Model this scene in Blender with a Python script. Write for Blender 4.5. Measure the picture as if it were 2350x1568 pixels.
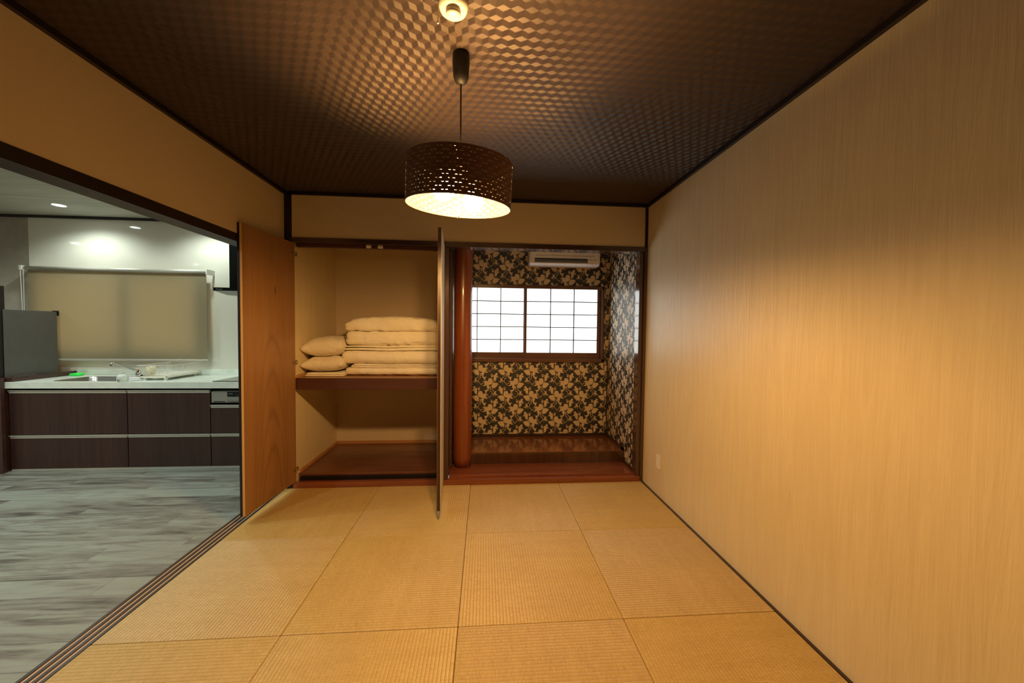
import bpy, bmesh, math, random
from mathutils import Vector, Matrix, noise
from math import sin, cos, pi, radians

for o in list(bpy.data.objects):
    bpy.data.objects.remove(o)
S = bpy.context.scene
C = S.collection
RNG = random.Random(7)

# ------------------------------------------------------------------ camera
YAW, PITCH, ROLL = 0.07507, -0.03172, -0.01078
fwd = Vector((sin(YAW) * cos(PITCH), cos(YAW) * cos(PITCH), sin(PITCH)))
rgt = Vector((cos(YAW), -sin(YAW), 0))
dwn = fwd.cross(rgt)
r2 = rgt * cos(ROLL) + dwn * sin(ROLL)
d2 = -rgt * sin(ROLL) + dwn * cos(ROLL)
cam_d = bpy.data.cameras.new('camera')
cam = bpy.data.objects.new('camera', cam_d)
C.objects.link(cam)
cam_d.sensor_width = 36
cam_d.lens = 848.1 / 2350 * 36
cam_d.clip_start = 0.02
M = Matrix((( r2.x, -d2.x, -fwd.x), (r2.y, -d2.y, -fwd.y), (r2.z, -d2.z, -fwd.z))).to_4x4()
M.translation = Vector((-1.488, -3.3167, 1.4022))
cam.matrix_world = M
S.camera = cam

# ------------------------------------------------------------------ world, exposure
w = bpy.data.worlds.new('world')
S.world = w
w.use_nodes = True
w.node_tree.nodes['Background'].inputs[0].default_value = (0.75, 0.88, 1.0, 1)
w.node_tree.nodes['Background'].inputs[1].default_value = 1.0
S.view_settings.view_transform = 'Standard'
S.view_settings.look = 'None'
S.view_settings.exposure = 0.0
S.view_settings.gamma = 1.0
S.view_settings.use_curve_mapping = False
S.cycles.use_denoising = True
S.cycles.max_bounces = 8
S.cycles.diffuse_bounces = 5
S.cycles.glossy_bounces = 4
S.cycles.transmission_bounces = 6
S.cycles.sample_clamp_indirect = 4.0
S.cycles.caustics_reflective = False
S.cycles.caustics_refractive = False

BULB_COL, BULB_STR = (1.0, 0.55, 0.18), 765.0
DOWN_COL, DOWN_W = (0.88, 1.0, 0.87), 46.0
PANE_COL, PANE_STR = (0.90, 1.0, 1.0), 2.5
BLIND_PANE_STR = 2.7

# ------------------------------------------------------------------ materials
MAT = {}


class NT:
    def __init__(s, name):
        s.m = bpy.data.materials.new(name)
        s.m.use_nodes = True
        s.t = s.m.node_tree
        s.p = s.t.nodes['Principled BSDF']
        MAT[name] = s.m

    def n(s, typ, **kw):
        nd = s.t.nodes.new(typ)
        for k, v in kw.items():
            setattr(nd, k, v)
        return nd

    def l(s, a, b):
        s.t.links.new(a, b)

    def math(s, op, a, b=None, c=None):
        nd = s.n('ShaderNodeMath', operation=op)
        for i, v in enumerate((a, b, c)):
            if v is None:
                continue
            if isinstance(v, (int, float)):
                nd.inputs[i].default_value = v
            else:
                s.l(v, nd.inputs[i])
        return nd.outputs[0]

    def coords(s, scale=(1, 1, 1), which='Object'):
        tc = s.n('ShaderNodeTexCoord')
        mp = s.n('ShaderNodeMapping')
        mp.inputs['Scale'].default_value = scale
        s.l(tc.outputs[which], mp.inputs[0])
        return mp.outputs[0]

    def noise(s, vec, scale=5, detail=4, rough=0.5, dist=0.0):
        nd = s.n('ShaderNodeTexNoise')
        nd.inputs['Scale'].default_value = scale
        nd.inputs['Detail'].default_value = detail
        nd.inputs['Roughness'].default_value = rough
        nd.inputs['Distortion'].default_value = dist
        s.l(vec, nd.inputs['Vector'])
        return nd.outputs[0]

    def ramp(s, fac, stops):
        nd = s.n('ShaderNodeValToRGB')
        e = nd.color_ramp.elements
        while len(e) < len(stops):
            e.new(0.5)
        for i, (p, c) in enumerate(stops):
            e[i].position = p
            e[i].color = (*c, 1) if len(c) == 3 else c
        s.l(fac, nd.inputs[0])
        return nd.outputs[0]

    def bump(s, h, strength=0.3, dist=0.002):
        nd = s.n('ShaderNodeBump')
        nd.inputs['Strength'].default_value = strength
        nd.inputs['Distance'].default_value = dist
        s.l(h, nd.inputs['Height'])
        s.l(nd.outputs[0], s.p.inputs['Normal'])
        return nd

    def set(s, **kw):
        for k, v in kw.items():
            i = s.p.inputs[k]
            if isinstance(v, bpy.types.NodeSocket):
                s.l(v, i)
            else:
                i.default_value = (*v, 1) if isinstance(v, tuple) and len(v) == 3 and k != 'Tangent' else v


def plain(name, col, rough=0.5, metal=0.0, spec=0.5, coat=0.0, var=0.06, bump=0.0, bscale=200):
    t = NT(name)
    v = t.noise(t.coords(), 14, 3)
    lo = tuple(c * (1 - var) for c in col)
    hi = tuple(min(1, c * (1 + var)) for c in col)
    t.set(**{'Base Color': t.ramp(v, [(0.3, lo), (0.7, hi)]), 'Roughness': rough, 'Metallic': metal,
             'Specular IOR Level': spec, 'Coat Weight': coat, 'Coat Roughness': 0.12})
    if bump:
        t.bump(t.noise(t.coords(), bscale, 2), bump, 0.001)
    return t.m


def wood(name, a, b, axis='Z', rough=0.4, coat=0.0, fine=60, spec=0.5, bump=0.05, stretch=0.05, mid=0.5, rand=False):
    t = NT(name)
    sc = {'X': (stretch, 1, 1), 'Y': (1, stretch, 1), 'Z': (1, 1, stretch)}[axis]
    v = t.coords(sc)
    if rand:
        oi = t.n('ShaderNodeObjectInfo')
        ad = t.n('ShaderNodeVectorMath', operation='MULTIPLY_ADD')
        ad.inputs[1].default_value = (1, 1, 1)
        cb = t.n('ShaderNodeCombineXYZ')
        t.l(t.math('MULTIPLY', oi.outputs['Random'], 37.0), cb.inputs[0])
        t.l(t.math('MULTIPLY', oi.outputs['Random'], 91.0), cb.inputs[1])
        t.l(v, ad.inputs[0])
        t.l(cb.outputs[0], ad.inputs[2])
        v = ad.outputs[0]
    n1 = t.noise(v, fine, 5, 0.6, 0.3)
    n2 = t.noise(v, fine * 0.12, 3, 0.5, 1.5)
    mx = t.math('ADD', t.math('MULTIPLY', n1, 0.5), t.math('MULTIPLY', n2, 0.5))
    t.set(**{'Base Color': t.ramp(mx, [(mid - 0.13, a), (mid + 0.13, b)]), 'Roughness': rough, 'Coat Weight': coat,
             'Coat Roughness': 0.08, 'Specular IOR Level': spec})
    if bump:
        t.bump(n1, bump, 0.001)
    return t


def emit(name, col, strength):
    t = NT(name)
    t.set(**{'Base Color': col, 'Emission Color': col, 'Emission Strength': strength, 'Roughness': 0.3})
    return t.m


# beige vinyl wallpaper printed and embossed with vertical wood grain
t = NT('grain_wallpaper')
v = t.coords((1, 1, 0.07))
wv = t.noise(v, 16, 5, 0.62, 2.0)
fine = t.noise(t.coords((1, 1, 0.03)), 120, 3, 0.6)
h = t.math('ADD', t.math('MULTIPLY', wv, 0.8), t.math('MULTIPLY', fine, 0.35))
t.set(**{'Base Color': t.ramp(h, [(0.40, (0.725, 0.61, 0.39)), (0.72, (0.795, 0.685, 0.455))]),
         'Roughness': 0.42, 'Specular IOR Level': 0.45})
t.bump(h, 0.7, 0.004)
t = NT('plain_wallpaper')
fn = t.noise(t.coords(), 350, 3, 0.7)
t.set(**{'Base Color': t.ramp(fn, [(0.3, (0.66, 0.55, 0.40)), (0.7, (0.74, 0.63, 0.47))]), 'Roughness': 0.75,
         'Specular IOR Level': 0.25})
t.bump(fn, 0.35, 0.001)
plain('black_wood', (0.014, 0.008, 0.008), 0.42)
plain('dark_wood', (0.045, 0.022, 0.016), 0.35, coat=0.2)
wood('post_wood', (0.055, 0.025, 0.015), (0.09, 0.042, 0.024), 'Z', 0.16, 0.9, 50)
wood('lintel_wood', (0.040, 0.020, 0.014), (0.060, 0.030, 0.020), 'X', 0.14, 0.9, 50)
wood('sill_red', (0.185, 0.050, 0.020), (0.29, 0.085, 0.034), 'X', 0.22, 0.6, 40)
wood('pillar_red', (0.18, 0.042, 0.012), (0.28, 0.072, 0.020), 'Z', 0.32, 0.55, 50, bump=0.35)
wood('alcove_board', (0.13, 0.035, 0.014), (0.30, 0.095, 0.030), 'Y', 0.2, 0.5, 26, stretch=0.25)
wood('closet_floor', (0.10, 0.032, 0.018), (0.22, 0.085, 0.045), 'X', 0.35, 0.2, 30, stretch=0.08)
wood('shelf_top', (0.30, 0.14, 0.06), (0.40, 0.20, 0.09), 'X', 0.35, 0.3, 30)
wood('shelf_rail', (0.07, 0.025, 0.018), (0.10, 0.036, 0.025), 'X', 0.4, 0.1, 40)
wood('trim_orange', (0.48, 0.24, 0.10), (0.58, 0.31, 0.13), 'X', 0.5, 0, 40)
wood('edge_orange', (0.74, 0.40, 0.12), (0.86, 0.50, 0.17), 'Z', 0.45, 0, 60)
wood('track_insert', (0.62, 0.40, 0.25), (0.76, 0.52, 0.33), 'Y', 0.45, 0, 60)
wood('cabinet_front', (0.036, 0.0150, 0.0125), (0.062, 0.027, 0.021), 'Z', 0.42, 0.0, 120, stretch=0.03)
wood('ledge_wood', (0.045, 0.020, 0.018), (0.075, 0.033, 0.028), 'Y', 0.4, 0.1, 60)
plain('door_face', (0.74, 0.64, 0.48), 0.6)
# figured veneer with a cathedral and a knot
t = NT('door_veneer')
tc = t.n('ShaderNodeTexCoord')
sp = t.n('ShaderNodeSeparateXYZ')
t.l(tc.outputs['Object'], sp.inputs[0])
warp = t.noise(t.coords((1, 1, 0.35)), 3.2, 2, 0.5, 0.4)
yy = t.math('ADD', sp.outputs[1], 0.31)
warp = t.math('SUBTRACT', warp, 0.5)
yw = t.math('ADD', yy, t.math('MULTIPLY', warp, 0.10))
y2 = t.math('MULTIPLY', yw, yw)
lev = t.math('ADD', t.math('ADD', sp.outputs[2], t.math('MULTIPLY', y2, 24.0)), t.math('MULTIPLY', warp, 0.35))
ring = t.math('SINE', t.math('MULTIPLY', lev, 2 * pi / 0.30))
ring = t.math('POWER', t.math('ADD', t.math('MULTIPLY', ring, 0.5), 0.5), 5.0)
fade = t.math('DIVIDE', 1.0, t.math('ADD', 1.0, t.math('MULTIPLY', y2, 45.0)))
low = t.math('LESS_THAN', lev, 1.52)
low = t.math('ADD', t.math('MULTIPLY', low, 0.85), 0.15)
st = t.noise(t.coords((1, 1, 0.03)), 90, 4, 0.6)
mix = t.math('ADD', t.math('MULTIPLY', st, 0.28), 0.34)
mix = t.math('SUBTRACT', mix, t.math('MULTIPLY', t.math('MULTIPLY', t.math('MULTIPLY', ring, fade), low), 0.13))
band = t.noise(t.coords((1, 1, 0.05)), 9, 2, 0.5)
mix = t.math('ADD', mix, t.math('MULTIPLY', t.math('SUBTRACT', band, 0.5), 0.40))
ky = t.math('DIVIDE', t.math('SUBTRACT', sp.outputs[1], -0.265), 0.014)
kz = t.math('DIVIDE', t.math('SUBTRACT', sp.outputs[2], 1.63), 0.055)
kn = t.math('SUBTRACT', 1.0, t.math('SQRT', t.math('ADD', t.math('MULTIPLY', ky, ky), t.math('MULTIPLY', kz, kz))))
kn = t.math('MAXIMUM', kn, 0.0)
mix = t.math('SUBTRACT', mix, t.math('MULTIPLY', kn, 0.5))
t.set(**{'Base Color': t.ramp(mix, [(0.1, (0.12, 0.047, 0.02)), (0.36, (0.27, 0.135, 0.055)), (0.62, (0.42, 0.22, 0.09))]),
         'Roughness': 0.38, 'Coat Weight': 0.15})

# tatami: ribs run along the mat's own X, straws along its Y
for nm, k in (('tatami', 1.0),):
    t = NT(nm)
    tc = t.n('ShaderNodeTexCoord')
    sp = t.n('ShaderNodeSeparateXYZ')
    t.l(tc.outputs['Object'], sp.inputs[0])
    oi = t.n('ShaderNodeObjectInfo')
    ph = t.math('MULTIPLY', sp.outputs[1], 2 * pi / 0.0166)
    rib = t.math('ABSOLUTE', t.math('SINE', t.math('MULTIPLY', ph, 0.5)))
    rib = t.math('POWER', rib, 0.45)
    vs = t.coords((1, 0.03, 1))
    straw = t.noise(vs, 420, 2, 0.7)
    # straw ends jump from rib to rib
    cell = t.n('ShaderNodeCombineXYZ')
    t.l(t.math('MULTIPLY', sp.outputs[0], 130.0), cell.inputs[0])
    t.l(t.math('MULTIPLY', t.math('FLOOR', t.math('DIVIDE', sp.outputs[1], 0.0166)), 7.3), cell.inputs[1])
    cn = t.noise(cell.outputs[0], 1.0, 2, 0.6)
    wear = t.noise(t.coords((1, 1, 1)), 3.0, 3, 0.5)
    bands = t.noise(t.coords((6, 0.5, 1)), 3.0, 3, 0.5)
    f = t.math('ADD', t.math('MULTIPLY', straw, 0.30), t.math('ADD', t.math('MULTIPLY', t.math('SUBTRACT', cn, 0.5), 0.55), 0.15))
    f = t.math('ADD', f, t.math('MULTIPLY', wear, 0.20))
    f = t.math('ADD', f, t.math('MULTIPLY', bands, 0.20))
    f = t.math('ADD', f, t.math('MULTIPLY', t.math('SUBTRACT', oi.outputs['Random'], 0.5), 0.05))
    col = t.ramp(f, [(0.30, (0.48, 0.31, 0.10)), (0.52, (0.61, 0.42, 0.15)), (0.72, (0.72, 0.52, 0.21))])
    mx = t.n('ShaderNodeMix', data_type='RGBA', blend_type='MULTIPLY')
    mx.inputs[0].default_value = 1.0
    rv = t.ramp(rib, [(0.0, (0.64, 0.58, 0.48)), (0.60, (1, 1, 1))])
    t.l(col, mx.inputs[6])
    t.l(rv, mx.inputs[7])
    hh = t.math('ADD', rib, t.math('MULTIPLY', straw, 0.25))
    t.set(**{'Base Color': mx.outputs[2], 'Roughness': 0.46, 'Specular IOR Level': 0.85, 'Anisotropic': 0.9,
             'Sheen Weight': 0.0})
    # straws run along Y of the mat: highlights spread across them, along X
    tg = t.n('ShaderNodeVectorTransform', vector_type='VECTOR', convert_from='OBJECT', convert_to='WORLD')
    tg.inputs[0].default_value = (1, 0, 0)
    t.l(tg.outputs[0], t.p.inputs['Tangent'])
    t.bump(hh, 0.55, 0.0024)

# ceiling paper with the tumbling block pattern: three lozenges with their own brushing direction
t = NT('block_ceiling')
tc = t.n('ShaderNodeTexCoord')
sp = t.n('ShaderNodeSeparateXYZ')
t.l(tc.outputs['Object'], sp.inputs[0])
X, Y = sp.outputs[0], t.math('MULTIPLY', sp.outputs[1], -1.0)
SB = 0.030
Wd, Hd = SB * math.sqrt(3), SB * 3


def wrapc(val, size, off):
    q = t.math('FLOORED_MODULO', t.math('ADD', val, off), size)
    return t.math('SUBTRACT', q, size / 2)


ax, ay = wrapc(X, Wd, 0), wrapc(Y, Hd, 0)
bx, by = wrapc(X, Wd, Wd / 2), wrapc(Y, Hd, Hd / 2)
da = t.math('ADD', t.math('MULTIPLY', ax, ax), t.math('MULTIPLY', ay, ay))
db = t.math('ADD', t.math('MULTIPLY', bx, bx), t.math('MULTIPLY', by, by))
sel = t.math('LESS_THAN', da, db)
inv = t.math('SUBTRACT', 1.0, sel)
hx = t.math('ADD', t.math('MULTIPLY', ax, sel), t.math('MULTIPLY', bx, inv))
hy = t.math('ADD', t.math('MULTIPLY', ay, sel), t.math('MULTIPLY', by, inv))
ang = t.math('ARCTAN2', hy, hx)
top = t.math('MULTIPLY', t.math('GREATER_THAN', ang, radians(30)), t.math('LESS_THAN', ang, radians(150)))
right = t.math('MULTIPLY', t.math('GREATER_THAN', ang, radians(-90)), t.math('LESS_THAN', ang, radians(30)))
left = t.math('SUBTRACT', t.math('SUBTRACT', 1.0, top), right)


def tri(a, b, c):
    return t.math('ADD', t.math('ADD', t.math('MULTIPLY', top, a), t.math('MULTIPLY', left, b)), t.math('MULTIPLY', right, c))


T_TOP, T_LEFT, T_RIGHT = radians(60), radians(120), radians(0)
cb = t.n('ShaderNodeCombineXYZ')
t.l(tri(cos(T_TOP), cos(T_LEFT), cos(T_RIGHT)), cb.inputs[0])
t.l(tri(sin(T_TOP), sin(T_LEFT), sin(T_RIGHT)), cb.inputs[1])
t.l(cb.outputs[0], t.p.inputs['Tangent'])
shade = tri(0.80, 0.5, 0.20)
nz = t.noise(t.coords((1, 1, 1)), 60, 3, 0.6)
f = t.math('ADD', shade, t.math('MULTIPLY', t.math('SUBTRACT', nz, 0.5), 0.12))
t.set(**{'Base Color': t.ramp(f, [(0.15, (0.028, 0.019, 0.016)), (0.85, (0.056, 0.039, 0.033))]), 'Roughness': 0.58,
         'Anisotropic': 0.88, 'Specular IOR Level': 0.56, 'Specular Tint': (1.0, 0.9, 0.8)})

plain('leaf_ground', (0.037, 0.036, 0.037), 0.45, spec=0.5, bump=0.2, bscale=400)
plain('leaf_print', (0.66, 0.53, 0.36), 0.42, spec=0.5, bump=0.2, bscale=400)
plain('window_wood', (0.13, 0.062, 0.042), 0.3, coat=0.2)
plain('muntin_black', (0.01, 0.012, 0.015), 0.5)
emit('bright_pane', PANE_COL, PANE_STR)
emit('blind_pane', (1.0, 0.93, 0.78), BLIND_PANE_STR)
emit('bulb_glow', BULB_COL, BULB_STR)
emit('downlight_glow', (0.92, 1.0, 0.95), 40.0)
plain('ac_white', (0.74, 0.68, 0.62), 0.35)
plain('ac_dark', (0.03, 0.028, 0.026), 0.5)
plain('ac_grey', (0.35, 0.33, 0.31), 0.5)
plain('cream_plastic', (0.90, 0.85, 0.75), 0.35)
plain('white_plastic', (0.82, 0.80, 0.74), 0.35)
plain('black_plastic', (0.008, 0.007, 0.007), 0.55, spec=0.3)
plain('chrome', (0.8, 0.8, 0.8), 0.12, metal=1.0, var=0.02)
plain('brass', (0.55, 0.45, 0.28), 0.3, metal=1.0)
plain('steel', (0.55, 0.55, 0.54), 0.28, metal=1.0)
plain('handle_alu', (0.62, 0.60, 0.54), 0.42, metal=0.25, var=0.02)
plain('worktop_white', (0.80, 0.85, 0.80), 0.3)
plain('shade_brown', (0.15, 0.075, 0.050), 0.5)
plain('cream_darkened_for_glare', (0.024, 0.027, 0.043), 0.6, var=0.1)  # lining is really cream; base colour darkened so the bulb glare keeps some tone
plain('cream_weave_darkened_for_glare', (0.013, 0.013, 0.017), 0.6, var=0.1)  # second weave tone of the lining, darkened against the glare as well
plain('grey_fridge', (0.10, 0.10, 0.097), 0.45)
plain('kitchen_paper', (0.42, 0.38, 0.32), 0.7, bump=0.2)
plain('black_gloss', (0.012, 0.016, 0.016), 0.15)
plain('grill_grey', (0.34, 0.34, 0.31), 0.4, metal=0.3)
plain('sponge_green', (0.03, 0.85, 0.10), 0.6)
plain('cup_beige', (0.80, 0.72, 0.50), 0.4)
plain('soap_clear', (0.72, 0.80, 0.78), 0.25)
plain('label_ink', (0.05, 0.08, 0.09), 0.5)
plain('lettering_grey', (0.5, 0.5, 0.48), 0.5)
plain('tap_orange', (0.65, 0.30, 0.08), 0.4)
t = NT('kitchen_panel')
t.set(**{'Base Color': (0.84, 0.82, 0.74), 'Roughness': 0.06, 'Specular IOR Level': 0.5})
t.bump(t.noise(t.coords(), 2.5, 1, 0.3), 0.02, 0.01)
t = NT('kitchen_ceiling')
stn = t.noise(t.coords((0.25, 3, 1)), 3, 3, 0.6, 0.8)
t.set(**{'Base Color': t.ramp(stn, [(0.35, (0.42, 0.42, 0.36)), (0.7, (0.54, 0.54, 0.47))]), 'Roughness': 0.6})
t = NT('blind_cloth')
wv = t.noise(t.coords(), 500, 2, 0.6)
tr = t.n('ShaderNodeBsdfTranslucent')
cl = t.ramp(wv, [(0.3, (0.40, 0.345, 0.235)), (0.7, (0.50, 0.44, 0.30))])
t.l(cl, tr.inputs[0])
t.set(**{'Base Color': cl, 'Roughness': 0.8, 'Specular IOR Level': 0.1})
ms = t.n('ShaderNodeMixShader')
ms.inputs[0].default_value = 0.45
t.l(t.p.outputs[0], ms.inputs[1])
t.l(tr.outputs[0], ms.inputs[2])
t.l(ms.outputs[0], t.t.nodes['Material Output'].inputs[0])
t = NT('bedding_cotton')
wv = t.noise(t.coords(), 9, 4, 0.6, 0.8)
t.set(**{'Base Color': (0.90, 0.84, 0.70), 'Roughness': 0.8, 'Specular IOR Level': 0.2, 'Sheen Weight': 0.1})
t.bump(wv, 0.6, 0.02)
t = NT('pillow_cotton')
wv = t.noise(t.coords(), 12, 4, 0.6, 0.8)
t.set(**{'Base Color': (0.86, 0.79, 0.66), 'Roughness': 0.8, 'Specular IOR Level': 0.2, 'Sheen Weight': 0.1})
t.bump(wv, 0.6, 0.02)
# pale weathered vinyl planks of the kitchen
t = NT('grey_plank')
oi = t.n('ShaderNodeObjectInfo')
v = t.coords((0.12, 1, 1))
ad = t.n('ShaderNodeVectorMath', operation='ADD')
cb = t.n('ShaderNodeCombineXYZ')
t.l(t.math('MULTIPLY', oi.outputs['Random'], 37.0), cb.inputs[0])
t.l(t.math('MULTIPLY', oi.outputs['Random'], 91.0), cb.inputs[1])
t.l(v, ad.inputs[0])
t.l(cb.outputs[0], ad.inputs[1])
n1 = t.noise(ad.outputs[0], 9, 5, 0.62, 1.6)
n2 = t.noise(ad.outputs[0], 60, 3, 0.6, 0.5)
f = t.math('ADD', t.math('ADD', t.math('MULTIPLY', n1, 0.75), t.math('MULTIPLY', n2, 0.25)),
           t.math('MULTIPLY', t.math('SUBTRACT', oi.outputs['Random'], 0.5), 0.16))
t.set(**{'Base Color': t.ramp(f, [(0.32, (0.095, 0.085, 0.078)), (0.43, (0.215, 0.205, 0.185)), (0.53, (0.305, 0.32, 0.29)),
                                   (0.72, (0.37, 0.395, 0.36))]),
         'Roughness': 0.42, 'Specular IOR Level': 0.4})
t.bump(n2, 0.12, 0.001)

# ------------------------------------------------------------------ geometry helpers
ORG = {}


def tag(o, label=None, cat=None, group=None, kind=None):
    if label:
        o['label'] = label
    if cat:
        o['category'] = cat
    if group:
        o['group'] = group
    if kind:
        o['kind'] = kind
    return o


def empty(name, loc, label, cat, group=None):
    o = bpy.data.objects.new(name, None)
    C.objects.link(o)
    o.location = loc
    o.empty_display_size = 0.05
    ORG[o.name] = Vector(loc)
    return tag(o, label, cat, group)


def obj(name, bm, mat, parent=None, smooth=False, origin=None):
    me = bpy.data.meshes.new(name)
    org = ORG[parent.name] if parent is not None else Vector(origin or (0, 0, 0))
    if org.length:
        bmesh.ops.translate(bm, verts=bm.verts, vec=-org)
    bmesh.ops.recalc_face_normals(bm, faces=bm.faces)
    if smooth:
        for f_ in bm.faces:
            f_.smooth = True
    bm.to_mesh(me)
    bm.free()
    for m_ in (mat if isinstance(mat, (list, tuple)) else [mat]):
        me.materials.append(MAT[m_])
    o = bpy.data.objects.new(name, me)
    C.objects.link(o)
    if parent is not None:
        o.parent = parent
    else:
        o.location = org
    ORG[o.name] = org
    return o


def box(bm, x0, x1, y0, y1, z0, z1, bev=0.0, seg=1, mi=0):
    vs = [bm.verts.new((x, y, z)) for x in (x0, x1) for y in (y0, y1) for z in (z0, z1)]
    idx = [(0, 1, 3, 2), (4, 6, 7, 5), (0, 4, 5, 1), (2, 3, 7, 6), (0, 2, 6, 4), (1, 5, 7, 3)]
    fs = [bm.faces.new([vs[i] for i in q]) for q in idx]
    for f_ in fs:
        f_.material_index = mi
    if bev:
        es = list({e for f_ in fs for e in f_.edges})
        bmesh.ops.bevel(bm, geom=es, offset=bev, segments=seg, affect='EDGES', profile=0.5)
    return bm


def B(*a, **k):
    return box(bmesh.new(), *a, **k)


def boxes(lst, bev=0.0):
    bm = bmesh.new()
    for b in lst:
        box(bm, *b, bev=bev)
    return bm


def tube(bm, pts, r, n=8, caps=True):
    pts = [Vector(p) for p in pts]
    rr_ = r if isinstance(r, (list, tuple)) else [r] * len(pts)
    rings = []
    up = Vector((0.13, 0.31, 0.94))
    for i, p in enumerate(pts):
        d = (pts[min(i + 1, len(pts) - 1)] - pts[max(i - 1, 0)]).normalized()
        u = d.cross(up)
        if u.length < 1e-3:
            u = d.cross(Vector((1, 0, 0)))
        u.normalize()
        v_ = d.cross(u)
        rings.append([bm.verts.new(p + (u * cos(2 * pi * k / n) + v_ * sin(2 * pi * k / n)) * rr_[i]) for k in range(n)])
    for a_, b_ in zip(rings, rings[1:]):
        for k in range(n):
            bm.faces.new((a_[k], a_[(k + 1) % n], b_[(k + 1) % n], b_[k]))
    if caps:
        bm.faces.new(rings[0][::-1])
        bm.faces.new(rings[-1])
    return bm


def lathe(bm, prof, cx, cy, n=32, caps=True):
    rings = [[bm.verts.new((cx + r * cos(2 * pi * k / n), cy + r * sin(2 * pi * k / n), z)) for k in range(n)] for r, z in prof]
    for a_, b_ in zip(rings, rings[1:]):
        for k in range(n):
            bm.faces.new((a_[k], a_[(k + 1) % n], b_[(k + 1) % n], b_[k]))
    if caps:
        bm.faces.new(rings[0][::-1])
        bm.faces.new(rings[-1])
    return bm


def struct(name, bm, mat, parent=None, smooth=False):
    o = obj(name, bm, mat, parent, smooth)
    o['kind'] = 'structure'
    return o


HC = 2.559      # ceiling of the tatami room
YB = -4.9       # rear of both rooms, behind the camera
YK = 1.15       # far wall of the kitchen
XK = -7.9
HK = 2.60

# ------------------------------------------------------------------ SETTING: tatami room
struct('wall_right', B(0.0, 0.12, YB, 0.12, -0.05, 2.62), 'grain_wallpaper')
struct('wall_back', B(-3.3, 0.0, 0.0, 0.10, 2.165, HC), 'plain_wallpaper')
struct('wall_left', B(-3.305, -3.195, YB, 0.0, 2.045, 2.62), 'plain_wallpaper')
struct('wall_rear', B(-3.3, 0.1, YB - 0.1, YB, -0.05, 2.62), 'dark_wood')
struct('ceiling', B(-3.3, 0.1, YB, 0.10, HC, HC + 0.06), 'block_ceiling')
struct('floor', B(-3.2, 0.0, YB, 0.0, -0.09, -0.032), 'trim_orange')
# ceiling rails
struct('trim_1', B(-0.022, 0.0, YB, 0.0, HC - 0.028, HC - 0.0003), 'black_wood')
struct('trim_2', B(-3.1955, -3.172, YB, 0.0, HC - 0.028, HC - 0.0003), 'black_wood')
struct('trim_3', B(-3.14, -0.022, -0.022, 0.0, HC - 0.028, HC - 0.0003), 'black_wood')
struct('baseboard_right', B(-0.016, 0.0, YB, 0.0, -0.03, 0.002), 'dark_wood')
# corner posts
struct('trim_4', B(-3.195, -3.141, -0.008, 0.09, -0.03, HC - 0.028, bev=0.003), 'black_wood')
struct('trim_5', B(-0.026, 0.0, -0.006, 0.0, 2.165, HC - 0.028), 'black_wood')
# lintel over closet and alcove
bm = boxes([(-3.141, 0.0, -0.010, 0.11, 2.128, 2.172)], bev=0.002)
struct('trim_6', bm, 'lintel_wood')
struct('trim_7', boxes([(-3.11, -1.85, 0.02, 0.06, 2.098, 2.1275), ]), 'shelf_rail')
# right alcove post
bm = bmesh.new()
box(bm, -0.062, 0.0, 0.012, 0.105, 0.0, 2.1275, bev=0.003)
box(bm, -0.026, 0.0, -0.008, 0.0115, 0.0, 2.1275, bev=0.002)
struct('trim_8', bm, 'post_wood')
# sill board running under closet and alcove
bm = bmesh.new()
box(bm, -3.141, -0.026, -0.005, 0.045, -0.03, 0.046, bev=0.004, seg=2)
struct('trim_9', bm, 'sill_red')
struct('trim_10', boxes([(-3.11, -1.87, 0.046, 0.060, 0.0, 0.055), (-3.11, -1.87, 0.060, 0.066, 0.0, 0.046),
                         (-3.11, -1.87, 0.067, 0.085, 0.0, 0.075)]), 'black_wood')
# sliding door head and sill with three grooves between tatami room and kitchen
TX0, TX1 = -3.308, -3.200
OPN = -0.02
bm = bmesh.new()
wid = (TX1 - TX0) / 7
box(bm, TX0, TX1, YB, OPN, -0.03, -0.008)
for k in (0, 2, 4, 6):
    box(bm, TX0 + k * wid, TX0 + (k + 1) * wid, YB, OPN, -0.008, 0.001)
sill = struct('trim_11', bm, 'dark_wood')
for k in (1, 3, 5):
    obj('groove_strip', B(TX0 + k * wid + 0.0005, TX0 + (k + 1) * wid - 0.0005, YB, OPN, -0.008, -0.003), 'track_insert', sill)
bm = bmesh.new()
box(bm, -3.305, -3.192, YB, OPN, 2.005, 2.047)
for xa, xb in ((-3.305, -3.291), (-3.285, -3.266), (-3.260, -3.241), (-3.235, -3.216), (-3.210, -3.192)):
    box(bm, xa, xb, YB, OPN, 1.990, 2.005)
head = struct('trim_12', bm, 'black_wood')
for xa in (-3.291, -3.266, -3.241, -3.216):
    obj('groove_strip', B(xa + 0.0004, xa + 0.0056, YB, OPN, 1.9915, 2.0049), 'track_insert', head)

# ------------------------------------------------------------------ SETTING: closet
CY = 0.95
struct('wall_closet_left', B(-3.25, -3.135, 0.0, 1.05, -0.05, 2.6), 'grain_wallpaper')
struct('wall_closet_back', B(-3.135, -1.80, CY, CY + 0.1, 0.0, 2.6), 'plain_wallpaper')
struct('wall_closet_right', B(-1.87, -1.835, 0.10, CY, 0.0, 2.6), 'grain_wallpaper')
struct('ceiling', B(-3.14, -1.83, 0.10, CY, 2.5, 2.56), 'plain_wallpaper')
struct('floor', B(-3.135, -1.87, 0.085, CY, 0.0, 0.098), 'closet_floor')
struct('baseboard_closet', boxes([(-3.135, -3.122, 0.10, CY, 0.098, 0.128), (-3.122, -1.87, CY - 0.013, CY, 0.098, 0.128)]), 'trim_orange')
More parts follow.
